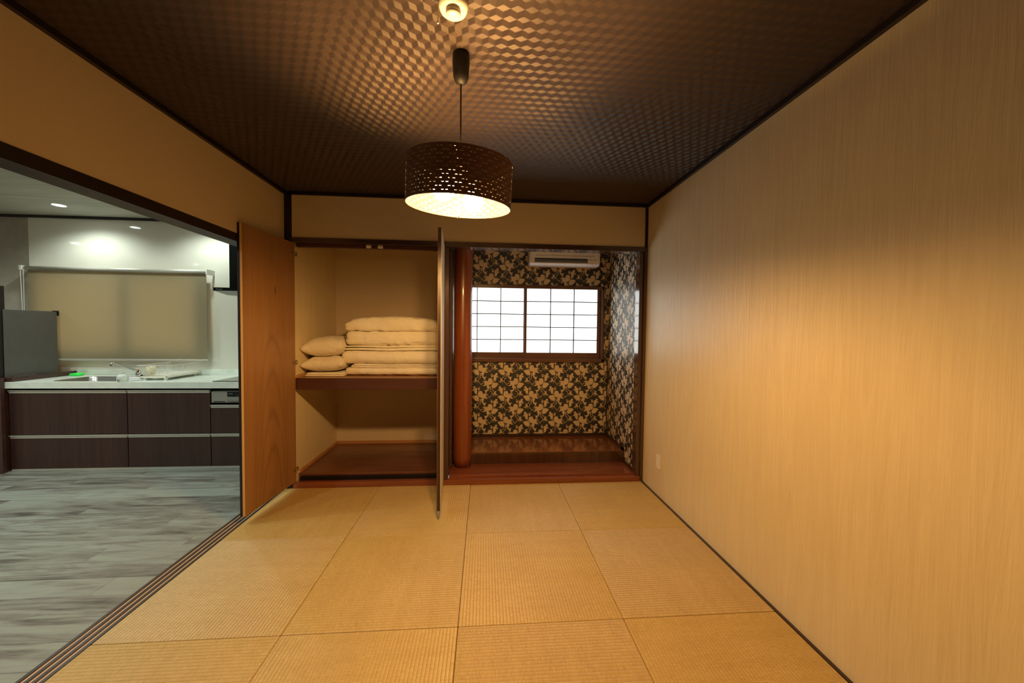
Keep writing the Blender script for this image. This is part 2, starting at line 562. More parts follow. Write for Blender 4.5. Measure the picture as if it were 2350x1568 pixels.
# ------------------------------------------------------------------ SETTING: alcove
AY = 0.88
struct('wall_alcove_left', B(-1.835, -1.79, 0.225, 1.0, 0.0, 2.6), 'leaf_ground')
WX0, WX1, WZ0, WZ1 = -1.79, -0.13, 1.045, 1.90
wb = struct('wall_alcove_back', boxes([(-1.79, -0.05, AY, AY + 0.12, 0.0, WZ0 + 0.02), (-1.79, -0.05, AY, AY + 0.12, WZ1 - 0.02, 2.6),
                                       (WX1 - 0.02, -0.05, AY, AY + 0.12, WZ0 + 0.02, WZ1 - 0.02)]), 'leaf_ground')
wr = struct('wall_alcove_right', B(-0.05, 0.0, 0.105, 1.0, 0.0, 2.6), 'leaf_ground')
struct('ceiling', B(-1.85, 0.0, 0.11, 1.0, 2.5, 2.56), 'plain_wallpaper')
struct('floor', B(-1.80, -0.05, 0.0455, 0.345, -0.02, 0.060, bev=0.002), 'sill_red')
bm = B(-1.79, -0.052, 0.337, AY, 0.0605, 0.176, bev=0.003)
for f_ in bm.faces:
    f_.material_index = 1 if f_.calc_center_median().z > 0.170 else 0
struct('floor', bm, ['post_wood', 'alcove_board'])
struct('baseboard_alcove', boxes([(-1.79, -0.064, AY - 0.012, AY, 0.176, 0.208), (-0.064, -0.05, 0.345, AY, 0.176, 0.208),
                                  (-0.064, -0.05, 0.105, 0.345, 0.0605, 0.088), (-0.064, -0.05, 0.345, 0.385, 0.176, 0.25)]), 'dark_wood')

# leaf print laid on the alcove paper
LS = 0.000284
B_SHAPES = [
    [(600, 10), (635, 28), (655, 0), (705, 30), (728, 22), (735, 60), (775, 48), (745, 80), (748, 110), (775, 130), (752, 150), (752, 190), (732, 240), (700, 258), (650, 285), (600, 275), (570, 240), (552, 190), (545, 160), (562, 110), (580, 70)],
    [(795, 170), (830, 205), (870, 190), (900, 197), (950, 215), (1000, 255), (952, 290), (925, 340), (885, 372), (850, 385), (875, 422), (820, 410), (800, 422), (750, 420), (706, 408), (730, 345), (700, 310), (740, 262), (755, 212)],
    [(590, 165), (545, 140), (500, 118), (450, 113), (390, 125), (335, 175), (400, 150), (460, 152), (375, 182), (445, 190), (425, 215), (378, 240), (450, 235), (400, 290), (320, 318), (415, 322), (385, 352), (480, 308), (520, 320), (510, 370), (530, 420), (560, 450), (545, 480), (590, 520), (605, 440), (628, 400), (632, 340), (590, 292), (650, 285), (600, 220)],
    [(410, 475), (470, 500), (520, 475), (575, 490), (560, 515), (520, 520), (525, 560), (505, 615), (450, 600), (470, 560), (440, 520)],
    [(1000, 345), (1050, 335), (1095, 350), (1085, 400), (1115, 410), (1130, 395), (1155, 420), (1168, 480), (1160, 600), (1135, 608), (1085, 555), (1060, 500), (1015, 520), (985, 530), (975, 490), (1000, 435), (1035, 470), (1045, 450), (1010, 410)],
    [(1120, 600), (1165, 640), (1150, 655), (1108, 612)],
    [(1285, 400), (1268, 450), (1262, 490), (1228, 515), (1198, 480), (1196, 445), (1240, 425)],
    [(700, 442), (722, 440), (790, 510), (835, 555), (880, 530), (930, 522), (890, 548), (860, 562), (890, 575), (905, 590), (875, 598), (880, 625), (915, 655), (985, 712), (930, 700), (880, 672), (895, 735), (865, 720), (845, 665), (820, 660), (815, 710), (790, 770), (795, 700), (812, 640), (785, 668), (745, 700), (765, 660), (800, 615), (825, 580), (775, 525)],
    [(770, 170), (800, 100), (805, 0), (910, 0), (905, 60), (870, 110), (845, 160), (820, 125)],
    [(270, 295), (300, 245), (370, 208), (390, 220), (320, 252), (285, 300)],
    [(140, 430), (185, 385), (250, 358), (258, 372), (200, 400), (152, 440)],
    [(340, 0), (460, 0), (462, 40), (448, 90), (405, 60), (390, 20)],
    [(640, 350), (680, 330), (705, 345), (672, 365), (668, 400), (690, 425), (668, 440), (680, 520), (655, 520), (650, 440), (628, 430), (650, 395)],
    [(640, 545), (690, 530), (735, 570), (750, 640), (735, 700), (690, 755), (640, 790), (632, 778), (680, 745), (722, 692), (734, 640), (720, 582), (688, 548), (645, 560)],
]


def print_on(parent, u0, v0, urng, vrng, place, seed):
    """flat printed leaves: u,v metres on the wall, clipped to rectangles"""
    outs = []
    bm = bmesh.new()
    PU, PV = 1028 * LS, 1045 * LS
    ulo, uhi = urng
    rects = vrng
    i0 = int(math.floor((ulo - u0) / PU)) - 1
    i1 = int(math.ceil((uhi - u0) / PU)) + 1
    for (ra, rb, rc, rd) in rects:
        tmp = bmesh.new()
        j0 = int(math.floor((v0 - rd) / PV)) - 2
        j1 = int(math.ceil((v0 - rc) / PV)) + 2
        for i in range(i0, i1 + 1):
            for j in range(j0, j1 + 1):
                for mir in (0, 1):
                    for si_, sh in enumerate(B_SHAPES):
                        vs_ = []
                        pts_ = [((1955 - x if mir else x), (y + 515 if mir else y)) for x, y in sh]
                        pts_ = [(u0 + x * LS + i * PU, v0 - y * LS - j * PV) for x, y in pts_]
                        if max(p[0] for p in pts_) < ra or min(p[0] for p in pts_) > rb or max(p[1] for p in pts_) < rc or min(p[1] for p in pts_) > rd:
                            continue
                        vs_ = [tmp.verts.new((p[0], p[1], (si_ * 2 + mir) * 2.5e-5)) for p in pts_]
                        tmp.faces.new(vs_)
        bmesh.ops.triangulate(tmp, faces=tmp.faces[:])
        for co, no in (((ra, 0, 0), (-1, 0, 0)), ((rb, 0, 0), (1, 0, 0)), ((0, rc, 0), (0, -1, 0)), ((0, rd, 0), (0, 1, 0))):
            bmesh.ops.bisect_plane(tmp, geom=tmp.verts[:] + tmp.edges[:] + tmp.faces[:], plane_co=co, plane_no=no, clear_outer=True)
        mp = {}
        for v_ in tmp.verts:
            mp[v_] = bm.verts.new(place(v_.co.x, v_.co.y, v_.co.z))
        for f_ in tmp.faces:
            try:
                bm.faces.new([mp[v_] for v_ in f_.verts])
            except ValueError:
                pass
        tmp.free()
    o = obj('leaf_print', bm, 'leaf_print', parent)
    o['kind'] = 'stuff'
    return o


# phase: trace origin pixel (1148,870) on the back wall plane
print_on(wb, -1.3108, 0.853, (-1.79, -0.05),
         [(-1.79, -0.064, 0.208, WZ0 + 0.0), (-1.79, -0.05, WZ1, 2.5), (WX1, -0.05, WZ0, WZ1)],
         lambda u, v, e_: (u, AY - 0.0004 - e_, v), 1)
print_on(wr, -0.15, 0.80, (-AY, -0.105),
         [(-AY, -0.345, 0.208, 2.5), (-0.345, -0.105, 0.088, 2.5)],
         lambda u, v, e_: (-0.0504 - e_, -u, v), 2)

# ------------------------------------------------------------------ alcove window
win = bpy.data.objects.new('window_1', None)
C.objects.link(win)
win['kind'] = 'structure'
ORG[win.name] = Vector((0, 0, 0))
bm = bmesh.new()
for b in ((WX0, WX1 + 0.012, AY - 0.035, AY + 0.08, WZ1 - 0.030, WZ1 + 0.008), (WX0, WX1 + 0.012, AY - 0.035, AY + 0.08, WZ0 - 0.008, WZ0 + 0.030),
          (WX1 - 0.012, WX1 + 0.012, AY - 0.035, AY + 0.08, WZ0 - 0.008, WZ1 + 0.008)):
    box(bm, *b, bev=0.003)
obj('window_frame', bm, 'window_wood', win)
for si, (a, b, yo) in enumerate(((-1.79, -1.005, 0.045), (-1.035, -0.140, 0.010))):
    y0, y1 = AY + yo, AY + yo + 0.025
    zt, zb = 1.875, 1.143
    sx = b - 0.045 if si else b - 0.035
    lx = a + 0.03 if si else a
    bm = bmesh.new()
    box(bm, a, b, y0, y1, WZ0 + 0.028, zb, bev=0.002)
    box(bm, a, b, y0, y1, zt, WZ1 - 0.028, bev=0.002)
    box(bm, sx, b, y0, y1, zb, zt)
    if si:
        box(bm, a, lx, y0, y1, zb, zt)
    sash = obj('window_sash', bm, 'window_wood', win)
    xs = [-1.835 + 0.005, -1.571, -1.303, sx] if not si else [lx, lx + (sx - lx) / 3, lx + 2 * (sx - lx) / 3, sx]
    zs = [zb + (zt - zb) * k / 5 for k in range(6)]
    for k in range(3):
        for j in range(5):
            xa = max(xs[k], a)
            obj('window_pane', B(xa + 0.0005, xs[k + 1] - 0.0005, y0 + 0.010, y0 + 0.014, zs[j] + 0.0005, zs[j + 1] - 0.0005), 'bright_pane', sash)
    for k in (1, 2):
        obj('window_muntin', B(xs[k] - 0.005, xs[k] + 0.005, y0 - 0.002, y0 + 0.0098, zb, zt), 'muntin_black', sash)
    for j in range(1, 5):
        obj('window_muntin', B(max(xs[0], a), xs[3], y0 - 0.001, y0 + 0.0095, zs[j] - 0.005, zs[j] + 0.005), 'muntin_black', sash)
struct('wall_outer', B(-1.85, 0.05, AY + 0.125, AY + 0.16, 0.0, 2.6), 'plain_wallpaper')

# ------------------------------------------------------------------ SETTING: kitchen
struct('wall_kitchen_back', B(XK, -3.25, YK, YK + 0.12, -0.05, HK + 0.05), 'kitchen_paper')
obj('wall_panel', B(-6.47, -3.30, YK - 0.006, YK - 0.0002, 0.84, HK - 0.028), 'kitchen_panel', bpy.data.objects['wall_kitchen_back'])
struct('wall_kitchen_left', B(XK - 0.1, XK, YB, YK, -0.05, HK + 0.05), 'kitchen_paper')
struct('wall_kitchen_rear', B(XK, -3.3, YB - 0.1, YB, -0.05, HK + 0.05), 'dark_wood')
struct('wall_kitchen_right', B(-3.30, -3.252, 0.0, YK, -0.05, HK + 0.05), 'kitchen_panel')
struct('ceiling', B(XK, -3.305, YB, YK, HK, HK + 0.05), 'kitchen_ceiling')
struct('trim_13', B(XK, -3.30, YK - 0.02, YK - 0.0002, HK - 0.028, HK - 0.0005), 'black_wood')
ZKF = -0.018
kf = struct('floor', B(XK, -3.309, YB, YK, -0.09, ZKF - 0.006), 'dark_wood')
PW = 0.148
PL = 1.2
meshes = {}
r = 0
y = 0.66
while y > -2.7:
    y1 = y
    y0 = y - PW
    xo = XK + (-(r * 0.437) % PL)
    x = xo - PL
    while x < -3.309:
        xa, xb = max(x, XK), min(x + PL, -3.3095)
        if xb - xa > 0.05:
            L = round(xb - xa, 3)
            if L not in meshes:
                bm = B(0.0006, L - 0.0006, 0.0006, PW - 0.0006, -0.006, 0.0, bev=0.0006)
                me = bpy.data.meshes.new('plank')
                bmesh.ops.recalc_face_normals(bm, faces=bm.faces)
                bm.to_mesh(me)
                bm.free()
                me.materials.append(MAT['grey_plank'])
                meshes[L] = me
            o = bpy.data.objects.new('plank', meshes[L])
            C.objects.link(o)
            o.location = (xa, y0, ZKF)
            o.parent = kf
        x += PL
    y -= PW
    r += 1
kr = obj('plank', B(XK, -3.3095, YB, y - 0.001, ZKF - 0.006, ZKF), 'grey_plank', kf)

# ------------------------------------------------------------------ tatami mats
def mat_mesh():
    bm = B(-0.3992, 0.3992, -0.3992, 0.3992, -0.030, 0.0, bev=0.004, seg=2)
    me = bpy.data.meshes.new('tatami_mat')
    bmesh.ops.recalc_face_normals(bm, faces=bm.faces)
    for f_ in bm.faces:
        f_.smooth = False
    bm.to_mesh(me)
    bm.free()
    me.materials.append(MAT['tatami'])
    return me


mm = mat_mesh()
COLN = ['beside the door track', 'second from the track', 'second from the right wall', 'along the right wall']
ROWN = ['in the far row', 'in the middle row', 'in the nearest row']
for rI in range(3):
    for cI in range(4):
        o = bpy.data.objects.new('tatami_mat', mm)
        C.objects.link(o)
        yc = -0.005 - 0.4 - 0.8 * rI
        o.location = (-2.8 + 0.8 * cI, yc, 0.0)
        if (rI + cI) % 2 == 1:
            o.rotation_euler[2] = pi / 2
        rib = 'crosswise' if (rI + cI) % 2 == 0 else 'lengthwise'
        lab = '%s-ribbed tatami mat %s, %s' % (rib, ROWN[rI], COLN[cI])
        tag(o, lab, 'tatami mat', 'square tatami mats')
        if cI == 3:
            o.location.x -= 0.008
            o.scale = (0.98, 1, 1) if (rI + cI) % 2 == 0 else (1, 0.98, 1)

struct('floor', B(-3.1995, -0.0165, YB, -2.4055, -0.0315, 0.0), 'tatami')

# ------------------------------------------------------------------ alcove pillar and post
p = empty('alcove_pillar', (-1.695, 0.326, 0.0602), 'round polished red-brown log pillar at the left front of the alcove', 'pillar')
bm = bmesh.new()
n = 40
prof = []
rings = []
for i in range(31):
    z = 0.0602 + (2.5 - 0.0602) * i / 30
    ring = []
    for k in range(n):
        a = 2 * pi * k / n
        rr_ = 0.0905 + 0.002 * noise.noise(Vector((cos(a) * 1.2, sin(a) * 1.2, z * 1.3))) - 0.002 * (z / 2.5)
        if i == 0:
            rr_ -= 0.003
        ring.append(bm.verts.new((-1.695 + rr_ * cos(a), 0.326 + rr_ * sin(a), z)))
    rings.append(ring)
for a_, b_ in zip(rings, rings[1:]):
    for k in range(n):
        bm.faces.new((a_[k], a_[(k + 1) % n], b_[(k + 1) % n], b_[k]))
bm.faces.new(rings[0][::-1])
bm.faces.new(rings[-1])
obj('trunk', bm, 'pillar_red', p, True)
p = empty('partition_post', (-1.82, 0.1, 0.046), 'dark glossy square post with wavy bark edge between closet and alcove', 'post')
obj('post_body', B(-1.852, -1.802, 0.002, 0.215, 0.0465, 2.1275, bev=0.003), 'post_wood', p)
bm = bmesh.new()
prev = None
for i in range(121):
    z = 0.0602 + 2.067 * i / 120
    e = 0.228 + 0.010 * noise.noise(Vector((3.1, 0, z * 9))) + 0.005 * noise.noise(Vector((1, 5, z * 34)))
    q = 0.006 * noise.noise(Vector((7, 1, z * 26)))
    row = [bm.verts.new((-1.8015, 0.2155, z)), bm.verts.new((-1.796 + q, 0.218, z)), bm.verts.new((-1.793 + q, e, z)), bm.verts.new((-1.803, e + 0.002, z))]
    if prev:
        for k in range(3):
            bm.faces.new((prev[k], prev[k + 1], row[k + 1], row[k]))
    prev = row
obj('bark_edge', bm, 'shelf_rail', p)

# ------------------------------------------------------------------ closet doors
def leaf_door(name, hinge, free, t_in, z0, z1, side, label, face_in, face_out, hz):
    """side: +1 thickness goes to the left of the direction hinge->free seen from above"""
    hx_, hy_ = hinge
    d = Vector((free[0] - hx_, free[1] - hy_, 0))
    L_ = d.length
    a = math.atan2(d.y, d.x)
    e = bpy.data.objects.new(name, None)
    C.objects.link(e)
    e.location = (hx_, hy_, z0)
    e.rotation_euler[2] = a
    e.empty_display_size = 0.05
    ORG[e.name] = Vector((0, 0, 0))
    h_ = z1 - z0
    s_ = side
    def sb(y0, y1, xa, xb, za, zb, bev=0.0):
        return B(xa, xb, min(s_ * y0, s_ * y1), max(s_ * y0, s_ * y1), za, zb, bev=bev)
    # interior skin at y 0..., edge bands, exterior skin
    obj('inner_panel', sb(0.0, 0.004, 0.0, L_ - 0.0005, 0.0, h_), face_in, e)
    obj('core', sb(0.004, t_in - 0.004, 0.001, L_ - 0.001, 0.0005, h_ - 0.0005), 'edge_orange', e)
    obj('outer_panel', sb(t_in - 0.004, t_in, 0.0, L_ - 0.0005, 0.0, h_), face_out, e)
    return e, L_, h_, a


# left leaf, its veneered inside turned to the room
t = MAT['door_veneer']
e = empty('closet_door', (-3.11, 0.0, 0.06), 'open closet door at the left showing its brown figured wood inside', 'door')
dx, dy = -0.0483, -0.608
ux = Vector((dx, dy, 0)).normalized()
nrm = Vector((ux.y, -ux.x, 0))          # points to -x side (outside face)
if nrm.x > 0:
    nrm = -nrm


def slab(org, u_, n_, s0, s1, n0, n1, z0, z1, bev=0.0):
    bm_ = B(s0, s1, min(n0, n1), max(n0, n1), z0, z1, bev=bev)
    for v_ in bm_.verts:
        p_ = Vector(org) + u_ * v_.co.x + n_ * v_.co.y
        v_.co = (p_.x, p_.y, v_.co.z)
    return bm_


H0 = (-3.112, -0.004, 0)
Z0, Z1 = 0.060, 2.122
obj('inner_panel', slab(H0, ux, nrm, 0.0, 0.609, 0.0, 0.003, Z0, Z1), 'door_veneer', e)
obj('edge_strip', slab(H0, ux, nrm, 0.597, 0.6105, 0.003, 0.019, Z0 + 0.001, Z1), 'edge_orange', e)
obj('core', slab(H0, ux, nrm, 0.0, 0.597, 0.003, 0.019, Z0 + 0.001, Z1), 'edge_orange', e)
obj('outer_frame', slab(H0, ux, nrm, 0.0, 0.612, 0.0192, 0.036, Z0, Z1 + 0.001), 'black_wood', e)
obj('outer_panel', slab(H0, ux, nrm, 0.02, 0.59, 0.036, 0.038, Z0 + 0.02, Z1 - 0.02), 'door_face', e)
for hz in (0.17, 1.10, 2.03):
    hb = bmesh.new()
    box(hb, -3.1125, -3.0975, -0.004, 0.012, hz - 0.018, hz + 0.018, bev=0.002)
    tube(hb, [(-3.1055, -0.010, hz - 0.011), (-3.1055, -0.010, hz + 0.011)], 0.006, 8)
    box(hb, -3.1120, -3.1085, -0.036, -0.006, hz - 0.012, hz + 0.012)
    obj('hinge', hb, 'brass', e)
# right leaf, its wallpapered outside turned to the alcove
e = empty('closet_door', (-1.86, 0.0, 0.06), 'open closet door seen edge on beside the round pillar, cream outer face', 'door')
H1 = Vector((-1.841, -0.012, 0))
u1 = (Vector((-1.797, -0.618, 0)) - Vector((-1.841, -0.0, 0))).normalized()
n1_ = Vector((u1.y, -u1.x, 0))
if n1_.x > 0:
    n1_ = -n1_
obj('outer_panel', slab(H1, u1, n1_, 0.0, 0.605, 0.0, 0.003, 0.068, 2.125), 'door_face', e)
obj('edge_strip', slab(H1, u1, n1_, -0.0, 0.610, 0.0032, 0.024, 0.068, 2.128), 'dark_wood', e)
obj('inner_panel', slab(H1, u1, n1_, 0.0, 0.604, 0.024, 0.027, 0.068, 2.125), 'door_veneer', e)
obj('foot_bolt', slab(H1, u1, n1_, 0.592, 0.614, 0.006, 0.022, 0.028, 0.068, bev=0.002), 'ac_grey', e)
for hz in (0.17, 1.10, 2.03):
    obj('hinge', B(-1.872, -1.862, -0.02, 0.012, hz - 0.018, hz + 0.018, bev=0.002), 'brass', e)
for x in (-2.50, -2.40):
    o = obj('door_catch', B(x - 0.022, x + 0.022, 0.012, 0.04, 2.100, 2.1268, bev=0.003), 'cream_plastic', origin=(x, 0.026, 2.1))
    tag(o, 'small pale magnetic door catch under the closet lintel, %s of the two' % ('left' if x == -2.50 else 'right'), 'door catch', 'closet door catches')
    o.location.z += 0.0

# ------------------------------------------------------------------ closet shelf
e = empty('closet_shelf', (-2.5, 0.05, 0.85), 'brown wooden closet shelf with a dark front rail, carrying the bedding', 'shelf')
obj('shelf_board', B(-3.1345, -1.8705, 0.045, CY - 0.0005, 0.925, 0.9595, bev=0.001), 'shelf_top', e)
obj('front_rail', B(-3.1345, -1.8705, 0.012, 0.0449, 0.862, 0.9605, bev=0.002), 'shelf_rail', e)
obj('side_cleat', boxes([(-3.1345, -3.120, 0.05, CY - 0.02, 0.9600, 0.985), (-3.1345, -3.115, 0.05, CY - 0.02, 0.885, 0.9245)]), 'trim_orange', e)


# ------------------------------------------------------------------ bedding
def soft_box(x0, x1, y0, y1, z0, z1, r, amp=0.006, seed=0, n=(34, 20, 8), dome=0.0, sag=0.0, crease=0.006):
    bm_ = bmesh.new()
    nx, ny, nz = n
    half = Vector(((x1 - x0) / 2, (y1 - y0) / 2, (z1 - z0) / 2))
    cen = Vector(((x0 + x1) / 2, (y0 + y1) / 2, (z0 + z1) / 2))
    vd = {}

    def V(i, j, k):
        key = (i, j, k)
        if key not in vd:
            p_ = Vector((2 * i / nx - 1, 2 * j / ny - 1, 2 * k / nz - 1))
            P = Vector((p_.x * half.x, p_.y * half.y, p_.z * half.z))
            rx = min(r, half.x, half.y)
            rz = min(r, half.z)
            q = Vector((max(-half.x + rx, min(half.x - rx, P.x)), max(-half.y + rx, min(half.y - rx, P.y)), max(-half.z + rz, min(half.z - rz, P.z))))
            dd = Vector(((P.x - q.x) / rx, (P.y - q.y) / rx, (P.z - q.z) / max(rz, 1e-4)))
            m_ = max(abs(dd.x), abs(dd.y), abs(dd.z))
            if m_ > 1e-6:
                dd = dd.normalized() * m_
            P = q + Vector((dd.x * rx, dd.y * rx, dd.z * rz))
            w_ = cen + P
            s = Vector((seed * 3.7, seed * 1.3, seed * 5.1))
            nn = noise.noise(Vector((w_.x * 4, w_.y * 4, w_.z * 5)) + s)
            cr = abs(noise.noise(Vector((w_.x * 9 + w_.z * 13, w_.y * 5, w_.z * 9)) + s * 2))
            out = Vector((P.x / half.x, P.y / half.y, P.z / half.z))
            f2 = out.normalized() if out.length > 0 else out
            w_.z += 0.010 * noise.noise(Vector((w_.x * 3.2, w_.y * 2.0, 0.4))) * min(1.0, max(0.0, (w_.z - 0.99) / 0.12))
            w_ = w_ + f2 * (amp * nn - crease * max(0, 0.16 - cr) / 0.16)
            if p_.z > -0.99:
                t_ = (p_.z + 1) / 2
                w_.z += dome * t_ * (1 - p_.x ** 2) ** 0.8 * (0.75 + 0.25 * (p_.y * 0.5 + 0.5)) - sag * t_ * p_.x
            vd[key] = bm_.verts.new(w_)
        return vd[key]

    for i in range(nx):
        for j in range(ny):
            bm_.faces.new((V(i, j, 0), V(i, j + 1, 0), V(i + 1, j + 1, 0), V(i + 1, j, 0)))
            bm_.faces.new((V(i, j, nz), V(i + 1, j, nz), V(i + 1, j + 1, nz), V(i, j + 1, nz)))
    for i in range(nx):
        for k in range(nz):
            bm_.faces.new((V(i, 0, k), V(i + 1, 0, k), V(i + 1, 0, k + 1), V(i, 0, k + 1)))
            bm_.faces.new((V(i, ny, k), V(i, ny, k + 1), V(i + 1, ny, k + 1), V(i + 1, ny, k)))
    for j in range(ny):
        for k in range(nz):
            bm_.faces.new((V(0, j, k), V(0, j, k + 1), V(0, j + 1, k + 1), V(0, j + 1, k)))
            bm_.faces.new((V(nx, j, k), V(nx, j + 1, k), V(nx, j + 1, k + 1), V(nx, j, k + 1)))
    return bm_


XR = -1.885
GB = 'folded futon bedding on the closet shelf'


def bed(name, label, cat, parts, org):
    e_ = empty(name, org, label, cat, GB)
    for nm_, bm_ in parts:
        obj(nm_, bm_, 'bedding_cotton', e_, True)
    return e_


bed('folded_futon', 'thin folded cream futon, lowest of the bedding stack, resting on the shelf', 'futon', [
    ('lower_fold', soft_box(-2.785, XR, 0.20, 0.90, 0.9605, 1.036, 0.045, seed=1, amp=0.004)),
    ('upper_fold', soft_box(-2.725, XR, 0.215, 0.90, 1.030, 1.055, 0.014, seed=2, amp=0.002, crease=0.001, n=(34, 16, 4), sag=0.004)),
    ('sheet_edge', soft_box(-2.70, XR, 0.208, 0.90, 1.050, 1.066, 0.008, seed=3, amp=0.002, crease=0.001, n=(34, 16, 3), sag=0.004)),
], (-2.35, 0.55, 0.96))
bed('folded_futon', 'thick rounded cream futon, second from the bottom of the stack', 'futon', [
    ('cover', soft_box(-2.815, XR, 0.185, 0.90, 1.066, 1.195, 0.065, seed=4, amp=0.006)),
], (-2.35, 0.55, 1.066))
bed('folded_blanket', 'thin folded cream blanket in the middle of the bedding stack', 'blanket', [
    ('lower_fold', soft_box(-2.785, XR, 0.20, 0.90, 1.192, 1.222, 0.016, seed=5, amp=0.003, crease=0.001, n=(34, 16, 4), sag=-0.006)),
    ('upper_fold', soft_box(-2.780, XR, 0.205, 0.90, 1.221, 1.243, 0.011, seed=6, amp=0.003, crease=0.001, n=(34, 16, 4), sag=-0.006)),
], (-2.35, 0.55, 1.192))
bed('folded_duvet', 'plump cream duvet with creased front, second from the top of the stack', 'duvet', [
    ('cover', soft_box(-2.775, XR, 0.195, 0.90, 1.240, 1.375, 0.05, seed=7, amp=0.010, crease=0.018)),
    ('loose_corner', soft_box(-2.800, -2.755, 0.30, 0.44, 1.275, 1.345, 0.02, seed=8, amp=0.004, n=(6, 8, 8))),
], (-2.35, 0.55, 1.24))
bed('folded_duvet', 'puffy cream duvet, topmost of the bedding stack with a domed top', 'duvet', [
    ('cover', soft_box(-2.785, XR, 0.185, 0.90, 1.372, 1.455, 0.045, seed=9, amp=0.010, crease=0.014, dome=0.085)),
], (-2.35, 0.55, 1.37))


def pillow_bm(cx, cy, cz, wx, wy, h, seed, tilt=0.0):
    bm_ = bmesh.new()
    n = 30
    top_, bot_ = {}, {}
    for i in range(n + 1):
        for j in range(n + 1):
            u, v_ = 2 * i / n - 1, 2 * j / n - 1
            e_ = max(0.0, (1 - abs(u) ** 3.2)) ** 0.5 * max(0.0, (1 - abs(v_) ** 3.2)) ** 0.5
            pin = 1 - 0.07 * (1 - abs(u) ** 2) * abs(v_) ** 6
            pin2 = 1 - 0.07 * (1 - abs(v_) ** 2) * abs(u) ** 6
            x_, y_ = cx + u * wx / 2 * pin2, cy + v_ * wy / 2 * pin
            nn = noise.noise(Vector((x_ * 7, y_ * 7, seed))) * 0.012
            cr = max(0, 0.14 - abs(noise.noise(Vector((x_ * 11 + y_ * 6, y_ * 9, seed * 2))))) / 0.14 * 0.008
            tz = tilt * u
            zt = cz + tz + e_ * (h * 0.56 + nn - cr)
            zb_ = cz + tz - e_ * (h * 0.44)
            top_[i, j] = bm_.verts.new((x_, y_, zt))
            bot_[i, j] = top_[i, j] if i in (0, n) or j in (0, n) else bm_.verts.new((x_, y_, zb_))
    for i in range(n):
        for j in range(n):
            bm_.faces.new((top_[i, j], top_[i + 1, j], top_[i + 1, j + 1], top_[i, j + 1]))
            bm_.faces.new((bot_[i, j], bot_[i, j + 1], bot_[i + 1, j + 1], bot_[i + 1, j]))
    return bm_


o = obj('pillow', pillow_bm(-2.950, 0.36, 1.218, 0.370, 0.50, 0.185, 11, 0.010), 'pillow_cotton', None, True, origin=(-2.945, 0.36, 1.13))
tag(o, 'cream cotton pillow, upper of the two beside the bedding stack', 'pillow', 'pillows on the closet shelf')
o = obj('pillow', pillow_bm(-2.950, 0.36, 1.062, 0.372, 0.50, 0.148, 13, 0.006), 'pillow_cotton', None, True, origin=(-2.935, 0.36, 0.99))
tag(o, 'cream cotton pillow, lower of the two, lying on folded sheets', 'pillow', 'pillows on the closet shelf')
o = empty('folded_sheet', (-2.935, 0.38, 0.96), 'flat folded cream sheets on the shelf under the two pillows', 'bed sheet')
obj('lower_fold', soft_box(-3.105, -2.765, 0.135, 0.62, 0.9600, 0.975, 0.007, seed=20, amp=0.001, crease=0, n=(16, 16, 3)), 'bedding_cotton', o, True)
obj('upper_fold', soft_box(-3.095, -2.770, 0.145, 0.62, 0.975, 0.992, 0.008, seed=21, amp=0.001, crease=0, n=(16, 16, 3)), 'bedding_cotton', o, True)

# ------------------------------------------------------------------ pendant lamp
LX, LY = -1.595, -1.710
e = empty('pendant_lamp', (LX, LY, HC), 'woven brown drum pendant lamp hanging on a black cord from the ceiling', 'lamp')
bm = lathe(bmesh.new(), [(0.0345, HC - 0.0005), (0.036, HC - 0.010), (0.0365, HC - 0.03), (0.032, HC - 0.095), (0.026, HC - 0.112), (0.013, HC - 0.122), (0.004, HC - 0.124)], LX, LY, 28)
obj('ceiling_cup', bm, 'black_plastic', e, True)
RS, ZB_, ZT_ = 0.224, 1.928, 2.105
obj('cord', tube(bmesh.new(), [(LX, LY, HC - 0.122), (LX, LY, 2.04)], 0.0034, 8), 'black_plastic', e, True)
# woven shade: bands with rows of slits between them
NR, NC = 12, 168


def shade_shell(rad, mi_flip):
    bm_ = bmesh.new()
    zl = [ZB_]
    lip = 0.010
    band = (ZT_ - ZB_ - 2 * lip - NR * 0.0019) / (NR - 1)
    edges = [(ZB_, ZB_ + lip, 'band')]
    z_ = ZB_ + lip
    for r_ in range(NR):
        edges.append((z_, z_ + 0.0019, 'slit'))
        z_ += 0.0019
        if r_ < NR - 1:
            edges.append((z_, z_ + band, 'band'))
            z_ += band
    edges.append((z_, ZT_, 'band'))
    cache = {}

    def V(k, z, rr_):
        key = (k % NC, round(z, 5), round(rr_, 5))
        if key not in cache:
            a_ = 2 * pi * (k % NC) / NC
            cache[key] = bm_.verts.new((LX + rr_ * cos(a_), LY + rr_ * sin(a_), z))
        return cache[key]
    bi = 0
    for ri, (za, zb_, kd) in enumerate(edges):
        for k in range(NC):
            if kd == 'slit':
                ph = (k + (bi % 2) * 3) % 6
                if ph in (0, 2):
                    continue
                bm_.faces.new((V(k, za, rad), V(k + 1, za, rad), V(k + 1, zb_, rad), V(k, zb_, rad)))
            else:
                off = 0.0006 * (1 if ((k // 3) + bi) % 2 else -1)
                zm0, zm1 = za + (zb_ - za) * 0.18, zb_ - (zb_ - za) * 0.18
                bm_.faces.new((V(k, za, rad), V(k + 1, za, rad), V(k + 1, zm0, rad + off), V(k, zm0, rad + off)))
                fc = bm_.faces.new((V(k, zm0, rad + off), V(k + 1, zm0, rad + off), V(k + 1, zm1, rad + off), V(k, zm1, rad + off)))
                fc.material_index = mi_flip * (((k // 3) + bi) % 2)
                bm_.faces.new((V(k, zm1, rad + off), V(k + 1, zm1, rad + off), V(k + 1, zb_, rad), V(k, zb_, rad)))
        if kd == 'slit':
            bi += 1
    return bm_


